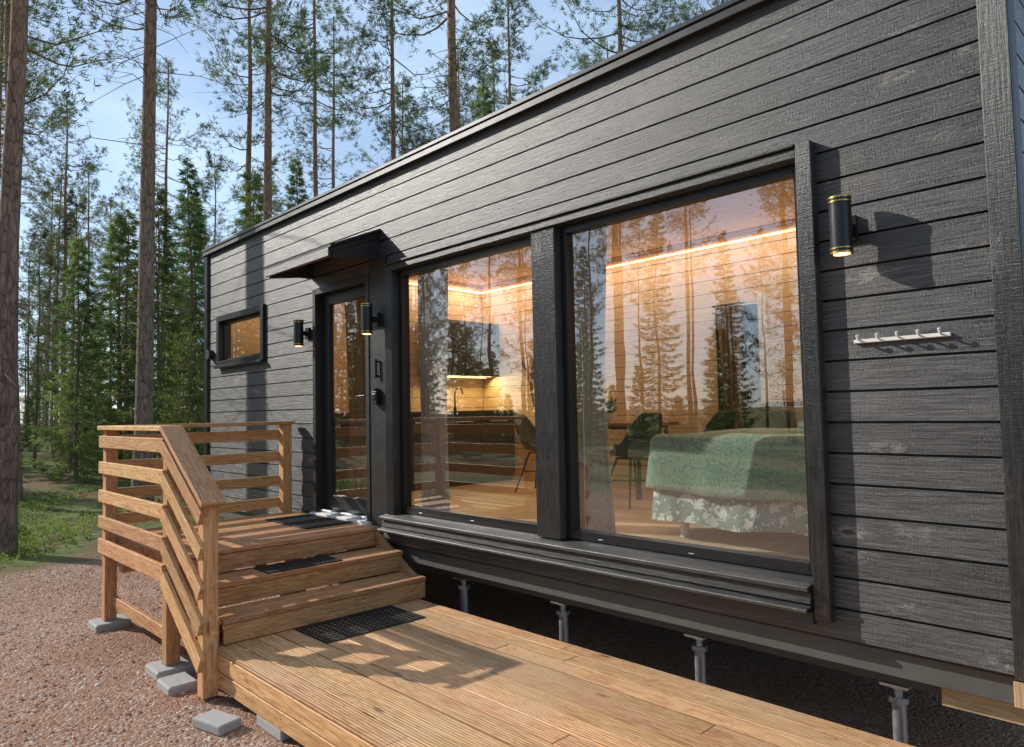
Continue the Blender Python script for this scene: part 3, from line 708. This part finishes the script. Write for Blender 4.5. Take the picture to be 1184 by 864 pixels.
curtain(-4.86,-4.50,.27,FZ+.01,3.0,m_curt,5,.035,.12); curtain(-3.20,-2.82,.27,FZ+.01,3.0,m_curt,5,.035,.18)
curtain(-3.60,-3.36,2.96,1.3,2.66,m_curtb,5,.02,.15); curtain(-6.0,-5.35,.24,FZ+.01,2.9,m_curtb,8,.025,.1)
# ------------------------------------------------------------------ GROUND
bpy_me=bpy.data.meshes.new("ground"); n=120; xs=np.sign(np.linspace(-1,1,n))*np.abs(np.linspace(-1,1,n))**2.2*600
V=[];F=[]
for j,y in enumerate(xs):
    for i,x in enumerate(xs):
        r=max(abs(x-.5)-12,abs(y+2.5)-9.5,0); k=min(1,r/10)
        V.append((x,y,k*(.22*math.sin(x*.23+1)*math.cos(y*.19)+.15*math.sin(x*.51+y*.37))*(1 if r<150 else 3)))
for j in range(n-1):
    for i in range(n-1): a=j*n+i; F.append((a,a+1,a+n+1,a+n))
bpy_me.from_pydata(V,[],F); bpy_me.materials.append(m_ground); bpy_me.polygons.foreach_set('use_smooth',[True]*len(F)); g_=bpy.data.objects.new("ground",bpy_me); COL.objects.link(g_)
def raw(name,V,F,mats,mi=None,smooth=False,link=True,rnd=None):
    me=bpy.data.meshes.new(name); me.from_pydata(V,[],F)
    for m in mats: me.materials.append(m)
    if mi is not None: me.polygons.foreach_set('material_index',mi)
    if smooth is not False: me.polygons.foreach_set('use_smooth',smooth if not isinstance(smooth,bool) else [True]*len(F))
    if rnd is not None:
        u=me.uv_layers.new(name="rnd"); u.data.foreach_set('uv',rnd)
    me.update()
    if not link: return me
    ob=bpy.data.objects.new(name,me); COL.objects.link(ob); return ob
def pebbles(N):
    x=rng.uniform(-9.6,-1.0,N); y=rng.uniform(-3.6,-1.3,N)
    k=int(N*.3); x[:k]=rng.uniform(-9.6,-6.4,k); y[:k]=rng.uniform(-1.6,2.5,k)
    keep=~((x>-6.6)&(y>-1.68)); x=x[keep];y=y[keep];n=len(x)
    r=rng.uniform(.004,.010,n)*rng.choice([1,1,1,1.5,2.0],n); an=rng.uniform(0,6.28,n)
    base=np.array([[1,0,.1],[.65,.7,.05],[0,.95,.15],[-.7,.65,.1],[-1,0,.05],[-.6,-.75,.1],[.1,-1,.1],[.75,-.6,.05],[.2,.15,.75],[-.25,-.1,.7]],float)
    tri=[(0,1,8),(1,2,8),(2,3,8),(3,9,8),(3,4,9),(4,5,9),(5,6,9),(6,7,9),(7,8,9),(7,0,8)]
    P=base[None]*np.stack([r,r*rng.uniform(.6,1,n),r*rng.uniform(.6,1.1,n)],1)[:,None,:]
    c,s_=np.cos(an)[:,None],np.sin(an)[:,None]; X=P[...,0]*c-P[...,1]*s_+x[:,None]; Y=P[...,0]*s_+P[...,1]*c+y[:,None]
    V=np.stack([X,Y,P[...,2]-.001],-1).reshape(-1,3)
    T=(np.array(tri)[None]+np.arange(n)[:,None,None]*10).reshape(-1,3)
    rr=np.repeat(rng.random(n),len(tri)*3); rnd=np.stack([rr,rr],1).ravel().astype(np.float32)
    raw("gravel",V.tolist(),T.tolist(),[m_peb],rnd=rnd,smooth=True)
pebbles(34000)
# ------------------------------------------------------------------ foliage blades
def blades(C,Dn,nb,ln,wd,spread,rg):
    n=len(C); C=np.repeat(C,nb,0); Dn=np.repeat(Dn,nb,0); N=n*nb
    d=Dn+rg.normal(0,spread,(N,3)); d/=np.linalg.norm(d,axis=1)[:,None]+1e-9
    q=np.cross(d,rg.normal(0,1,(N,3))); q/=np.linalg.norm(q,axis=1)[:,None]+1e-9
    l=(ln*rg.uniform(.6,1.3,N))[:,None]; w_=(wd*rg.uniform(.7,1.3,N))[:,None]
    C=C+rg.normal(0,ln*.15,(N,3))
    A=C-q*w_*.5; B=C+q*w_*.5+d*l*.3; E=C+d*l
    V=np.stack([A,B,E],1).reshape(-1,3); F=np.arange(3*N).reshape(-1,3)
    return V,F
def litter(N):
    x=rng.uniform(-9.8,-2.0,N); y=rng.uniform(-3.6,-1.66,N); k=N//4; x[:k]=rng.uniform(-9.8,-6.7,k); y[:k]=rng.uniform(-1.7,2.5,k)
    m=(np.sin(x*2.1+np.sin(y*3)*1.4)+np.sin(y*2.9-x)+rng.normal(0,.5,N))>.5; x=x[m];y=y[m];n=len(x)
    a=rng.uniform(0,6.28,n); l=rng.uniform(.02,.05,n); w_=.0012
    dx,dy=np.cos(a)*l,np.sin(a)*l; px,py=-np.sin(a)*w_,np.cos(a)*w_; z=rng.uniform(.006,.014,n)
    V=np.stack([np.stack([x-px,y-py,z],1),np.stack([x+px,y+py,z],1),np.stack([x+dx,y+dy,z+.002],1)],1).reshape(-1,3)
    raw("pine_needle_litter",V.tolist(),np.arange(3*n).reshape(-1,3).tolist(),[m_litter])
litter(16000)
def tree_mesh(name,trunkP,trunkR,branches,C,Dn,nb,ln,wd,spread,leafmat,rg,sides=10,bsides=3):
    V=[];F=[];sm=[]
    v,f=tube(trunkP,trunkR,sides); V+=[tuple(q) for q in v]; F+=f
    for P,Rr in branches:
        v,f=tube(P,Rr,bsides); b0=len(V); V+=[tuple(q) for q in v]; F+=[tuple(b0+i for i in q) for q in f]
    nt_=len(F); lv,lf=blades(np.array(C),np.array(Dn),nb,ln,wd,spread,rg)
    b0=len(V); V+=lv.tolist(); F+=(lf+b0).tolist()
    return raw(name,V,F,[m_bark,leafmat],mi=[0]*nt_+[1]*len(lf),smooth=[True]*nt_+[False]*len(lf),link=False)
def pine(seed,Ht,r0,cs,dens=1.0):
    rg=np.random.default_rng(seed); n=14; bx,by=rg.normal(0,.10,2)
    P=[(bx*math.sin(k/n*2.5)+.03*math.sin(k*1.3+seed),by*math.sin(k/n*2.2),Ht*k/n) for k in range(n+1)]
    Rr=[r0*(1.25 if k==0 else 1)*(1-.82*k/n) for k in range(n+1)]
    def at(z):
        q=z/Ht*n; k=min(int(q),n-1); f=q-k; return np.array(P[k])*(1-f)+np.array(P[k+1])*f
    br=[];C=[];Dn=[]
    for i in range(40): # thin dead branches below the crown
        z=rg.uniform(.10,cs+.1)*Ht; a=rg.uniform(0,6.28); L_=rg.uniform(.4,1.8); o=at(z); d=np.array([math.cos(a),math.sin(a),rg.uniform(-.35,.15)])
        e1=o+d*L_*.5+rg.normal(0,.05,3); br.append(([o,e1,o+d*L_+np.array([0,0,-.14*L_])+rg.normal(0,.08,3)],[.011,.007,.003]))
        if L_>1: 
            s2=np.cross(d,[0,0,1])*rg.choice([-1,1])*.35*L_; br.append(([e1,e1+d*.2*L_+s2],[.006,.002]))
    nbz=int(60*dens)
    for i in range(nbz):
        t=(i+rg.random())/nbz; z=Ht*(cs+(1-cs)*t**.9)
        if rg.random()<.12: continue
        prof=(.55+.75*math.sin(math.pi*min(1,(t*.85+.12)))) * (1-.72*t**2.2)
        L_=prof*rg.uniform(.6,1.9)*1.15; a=rg.uniform(0,6.28); o=at(z); el=rg.uniform(-.15,.25)+.5*t
        h=np.array([math.cos(a),math.sin(a),0]); P3=[o]
        for k in range(1,6):
            q=k/5; P3.append(o+h*L_*q+np.array([0,0,L_*(el*q+.25*q*q-.18*math.sin(q*3.1))])+rg.normal(0,.04*L_*q,3))
        rb=.009+.011*L_*(1-t*.5)
        br.append((P3,[rb*(1-.8*k/5) for k in range(6)]))
        nt2=int((13+11*L_)*dens)
        for k in range(nt2):
            q=rg.uniform(.25,1)**.8; kk=min(int(q*5),4); f=q*5-kk; b0=P3[kk]*(1-f)+P3[kk+1]*f
            side=np.cross(h,[0,0,1])*rg.normal(0,.28*L_*(1.15-q)+.07)
            off=side+np.array([0,0,rg.normal(.03,.10)])+h*abs(np.linalg.norm(side))*.5
            c=b0+off; C.append(c); dd=off*1.5+h*.6+np.array([0,0,.35]); Dn.append(dd/np.linalg.norm(dd))
            if k%5==0: br.append(([b0,(b0+c)/2+rg.normal(0,.02,3),c],[.005,.004,.002]))
    return tree_mesh("pine_tree",P,Rr,br,C,Dn,10,.16,.024,.7,m_needle,rg)
def spruce(seed,Ht,r0,dens=1.0,wid=.17):
    rg=np.random.default_rng(seed); n=8
    P=[(.03*math.sin(k),.03*math.cos(k*1.4),Ht*k/n) for k in range(n+1)]; Rr=[r0*(1-.9*k/n) for k in range(n+1)]
    br=[];C=[];Dn=[]; N=int(110*dens)
    for i in range(N):
        t=(i+rg.random())/N; z=Ht*(.04+.955*t); L_=(Ht*wid*(1-t)**.85+.12)*rg.uniform(.6,1.2); a=i*2.4+rg.normal(0,.3); h=np.array([math.cos(a),math.sin(a),0])
        o=np.array([0,0,z]); P3=[o]
        for k in range(1,5): q=k/4; P3.append(o+h*L_*q+np.array([0,0,L_*(-.28*math.sin(q*2.2)+.12*q*q+.15*t*q)]))
        br.append((P3,[.008+.01*L_*(1-k/4) for k in range(5)]))
        for k in range(int((8+11*L_)*dens**.3)):
            q=rg.uniform(.15,1); kk=min(int(q*4),3); f=q*4-kk; b0=P3[kk]*(1-f)+P3[kk+1]*f
            sd_=rg.normal(0,1)*(.20*L_*(1.1-q)+.04); side=np.cross(h,[0,0,1])*sd_
            C.append(b0+side+np.array([0,0,-abs(sd_)*.35-rg.random()*.05])); dd=side*1.2+h*.8+np.array([0,0,-.15]); Dn.append(dd/np.linalg.norm(dd))
    return tree_mesh("spruce_tree",P,Rr,br,C,Dn,7,.22,.036,.4,m_spruce,rg,6)
def broad(seed,Ht):
    rg=np.random.default_rng(seed); P=[(.05*math.sin(k),.05*math.cos(k),Ht*k/6) for k in range(7)]; Rr=[.03*Ht/4*(1-.85*k/6) for k in range(7)]
    br=[];C=[];Dn=[]
    for i in range(46):
        t=rg.uniform(.15,1); o=np.array([0,0,Ht*t]); L_=Ht*.26*(1.15-t)*rg.uniform(.6,1.3)+.15; a=rg.uniform(0,6.28); h=np.array([math.cos(a),math.sin(a),.7]); P3=[o,o+h*L_*.5,o+h*L_+np.array([0,0,-.08*L_])]
        br.append((P3,[.010,.006,.002]))
        for k in range(int(8+11*L_)):
            q=rg.uniform(.2,1); C.append(o+h*L_*q+rg.normal(0,.12*L_+.04,3)); d=rg.normal(0,1,3); Dn.append(d/np.linalg.norm(d))
    return tree_mesh("birch_tree",P,Rr,br,C,Dn,4,.065,.04,.9,m_birch,rg,6)
pines=[pine(1,19,.15,.50),pine(2,21,.16,.43),pine(3,17,.13,.40,1.1),pine(4,20,.14,.56),pine(5,15,.10,.28,1.1)]
spr=[spruce(11,9,.09),spruce(12,13,.12,1.3,.14),spruce(13,5,.05,.8,.2),spruce(14,16,.14,1.5,.125)]
brd=[broad(21,4.0),broad(22,2.6)]
def inst(me,name,x,y,s_=1,rz=None,parent=None,tilt=.02):
    ob=bpy.data.objects.new(name,me); COL.objects.link(ob); ob.location=(x,y,-.08); ob.rotation_euler=(random.gauss(0,tilt),random.gauss(0,tilt),random.uniform(0,6.28) if rz is None else rz); ob.scale=(s_*random.uniform(.92,1.08),)*2+(s_,)
    if parent: ob.parent=parent
    return ob
key=[(-11,-1.75,3,.95),(-14.8,1.0,1,1.05),(-16.5,4.2,0,1.0),(-12.4,6.9,1,1.0),(-12.1,12.9,0,.95),(-21.9,8.5,3,1.0),(-20,10.3,0,1.05),(-17,13.6,2,1.0),(-23.5,6.8,1,.95),(-10,15.5,2,1.05),(-17.5,-.6,2,1.0)]
for x,y,i,s_ in key: inst(pines[i],"pine_tree",x,y,s_,tilt=.004)
for x,y,i,s_ in((-21,6.0,0,1.05),(-25,9.5,1,.9),(-19,8.9,0,.85),(-24,3,0,.9),(-26,6,1,.85),(-14.5,10.5,0,1.0)): inst(spr[i],"spruce_tree",x,y,s_)
for x,y,i,s_ in((-13.8,3.0,1,.8),(-17.2,2.6,0,.9)): inst(brd[i],"birch_tree",x,y,s_)
forest=empty("distant_forest")
placed=[(k[0],k[1]) for k in key]
sd2=Vector((-1.61,-.78)).normalized()
def ok(x,y,mind,low=False,corr=46):
    if -12<x<9 and -13<y<7: return False
    rx,ry_=x+5,y+.5; al=rx*sd2.x+ry_*sd2.y; pe=abs(rx*sd2.y-ry_*sd2.x)
    if 0<al<corr and pe<(7.5 if not low else 5): return False
    a=math.degrees(math.atan2(y+3.3,x))
    if 146<a<149.5 and not low and math.hypot(x,y)<45: return False
    for a,b_ in placed[-500:]:
        if (a-x)**2+(b_-y)**2<mind*mind: return False
    return True
def scatter(N,rmin,rmax,choose,mind,amin=0,amax=360,low=False,zc=(-4,0),corr=46):
    c=0;tr=0
    while c<N and tr<N*30:
        tr+=1; r=math.sqrt(random.uniform(rmin**2,rmax**2)); a=math.radians(random.uniform(amin,amax)); x=zc[0]+r*math.cos(a); y=zc[1]+r*math.sin(a)
        if not ok(x,y,mind,low,corr): continue
        placed.append((x,y)); me,s_,nm=choose(); inst(me,nm,x,y,s_,parent=forest,tilt=.010); c+=1
def ch():
    q=random.random()
    if q<.75: return random.choice(pines),random.uniform(.75,1.05),"pine"
    return random.choice(spr[:2]),random.uniform(.6,1.0),"spruce"
def ch_far():
    q=random.random()
    if q<.68: return random.choice(pines[1:]),random.uniform(.7,1.0),"pine"
    return random.choice(spr),random.uniform(.7,1.0),"spruce"
def ch_short():   # up to ~14 m: low enough not to shade the house from 30 m away
    q=random.random()
    if q<.5: return pines[4],random.uniform(.75,.92),"pine"
    return random.choice([spr[1],spr[0]]),random.uniform(.85,1.05),"spruce"
def ch_low():
    q=random.random()
    if q<.5: return random.choice([spr[2],spr[0]]),random.uniform(.3,.75),"young_spruce"
    if q<.82: return pines[4],random.uniform(.3,.6),"young_pine"
    return random.choice(brd),random.uniform(.6,1.2),"young_birch"
scatter(48,14,36,ch,2.8,95,184)
scatter(150,34,95,ch_far,2.6,95,184)
scatter(90,12,48,ch_low,1.1,115,184,low=True)
scatter(105,16,48,ch_far,2.4,215,330)
scatter(70,31,56,ch_short,2.2,184,222,low=True,corr=31)
scatter(30,14,40,ch_low,1.5,215,300,low=True)
scatter(16,20,50,ch,3.5,-30,95)
# ------------------------------------------------------------------ undergrowth
def under(N):
    r=rng.uniform(0,1,N)**1.5*26+.0; x=-9.9-r; sp=6+r*.55; y=1.0+rng.uniform(-1,1,N)*sp+r*.25
    m=np.sin(x*1.3+np.sin(y*.9)*2)+np.sin(y*1.7+x*.6)+rng.normal(0,.5,N); keep=m>-.15; x=x[keep];y=y[keep];n=len(x)
    C=np.stack([x+rng.normal(0,.15,n),y,rng.uniform(0,.09,n)],1); Dn=np.stack([rng.normal(0,.5,n),rng.normal(0,.5,n),np.ones(n)*.8],1); Dn/=np.linalg.norm(Dn,axis=1)[:,None]
    V,F=blades(C,Dn,5,.055,.030,.8,rng); raw("bilberry_undergrowth",V.tolist(),F.tolist(),[m_under_l])
under(42000)
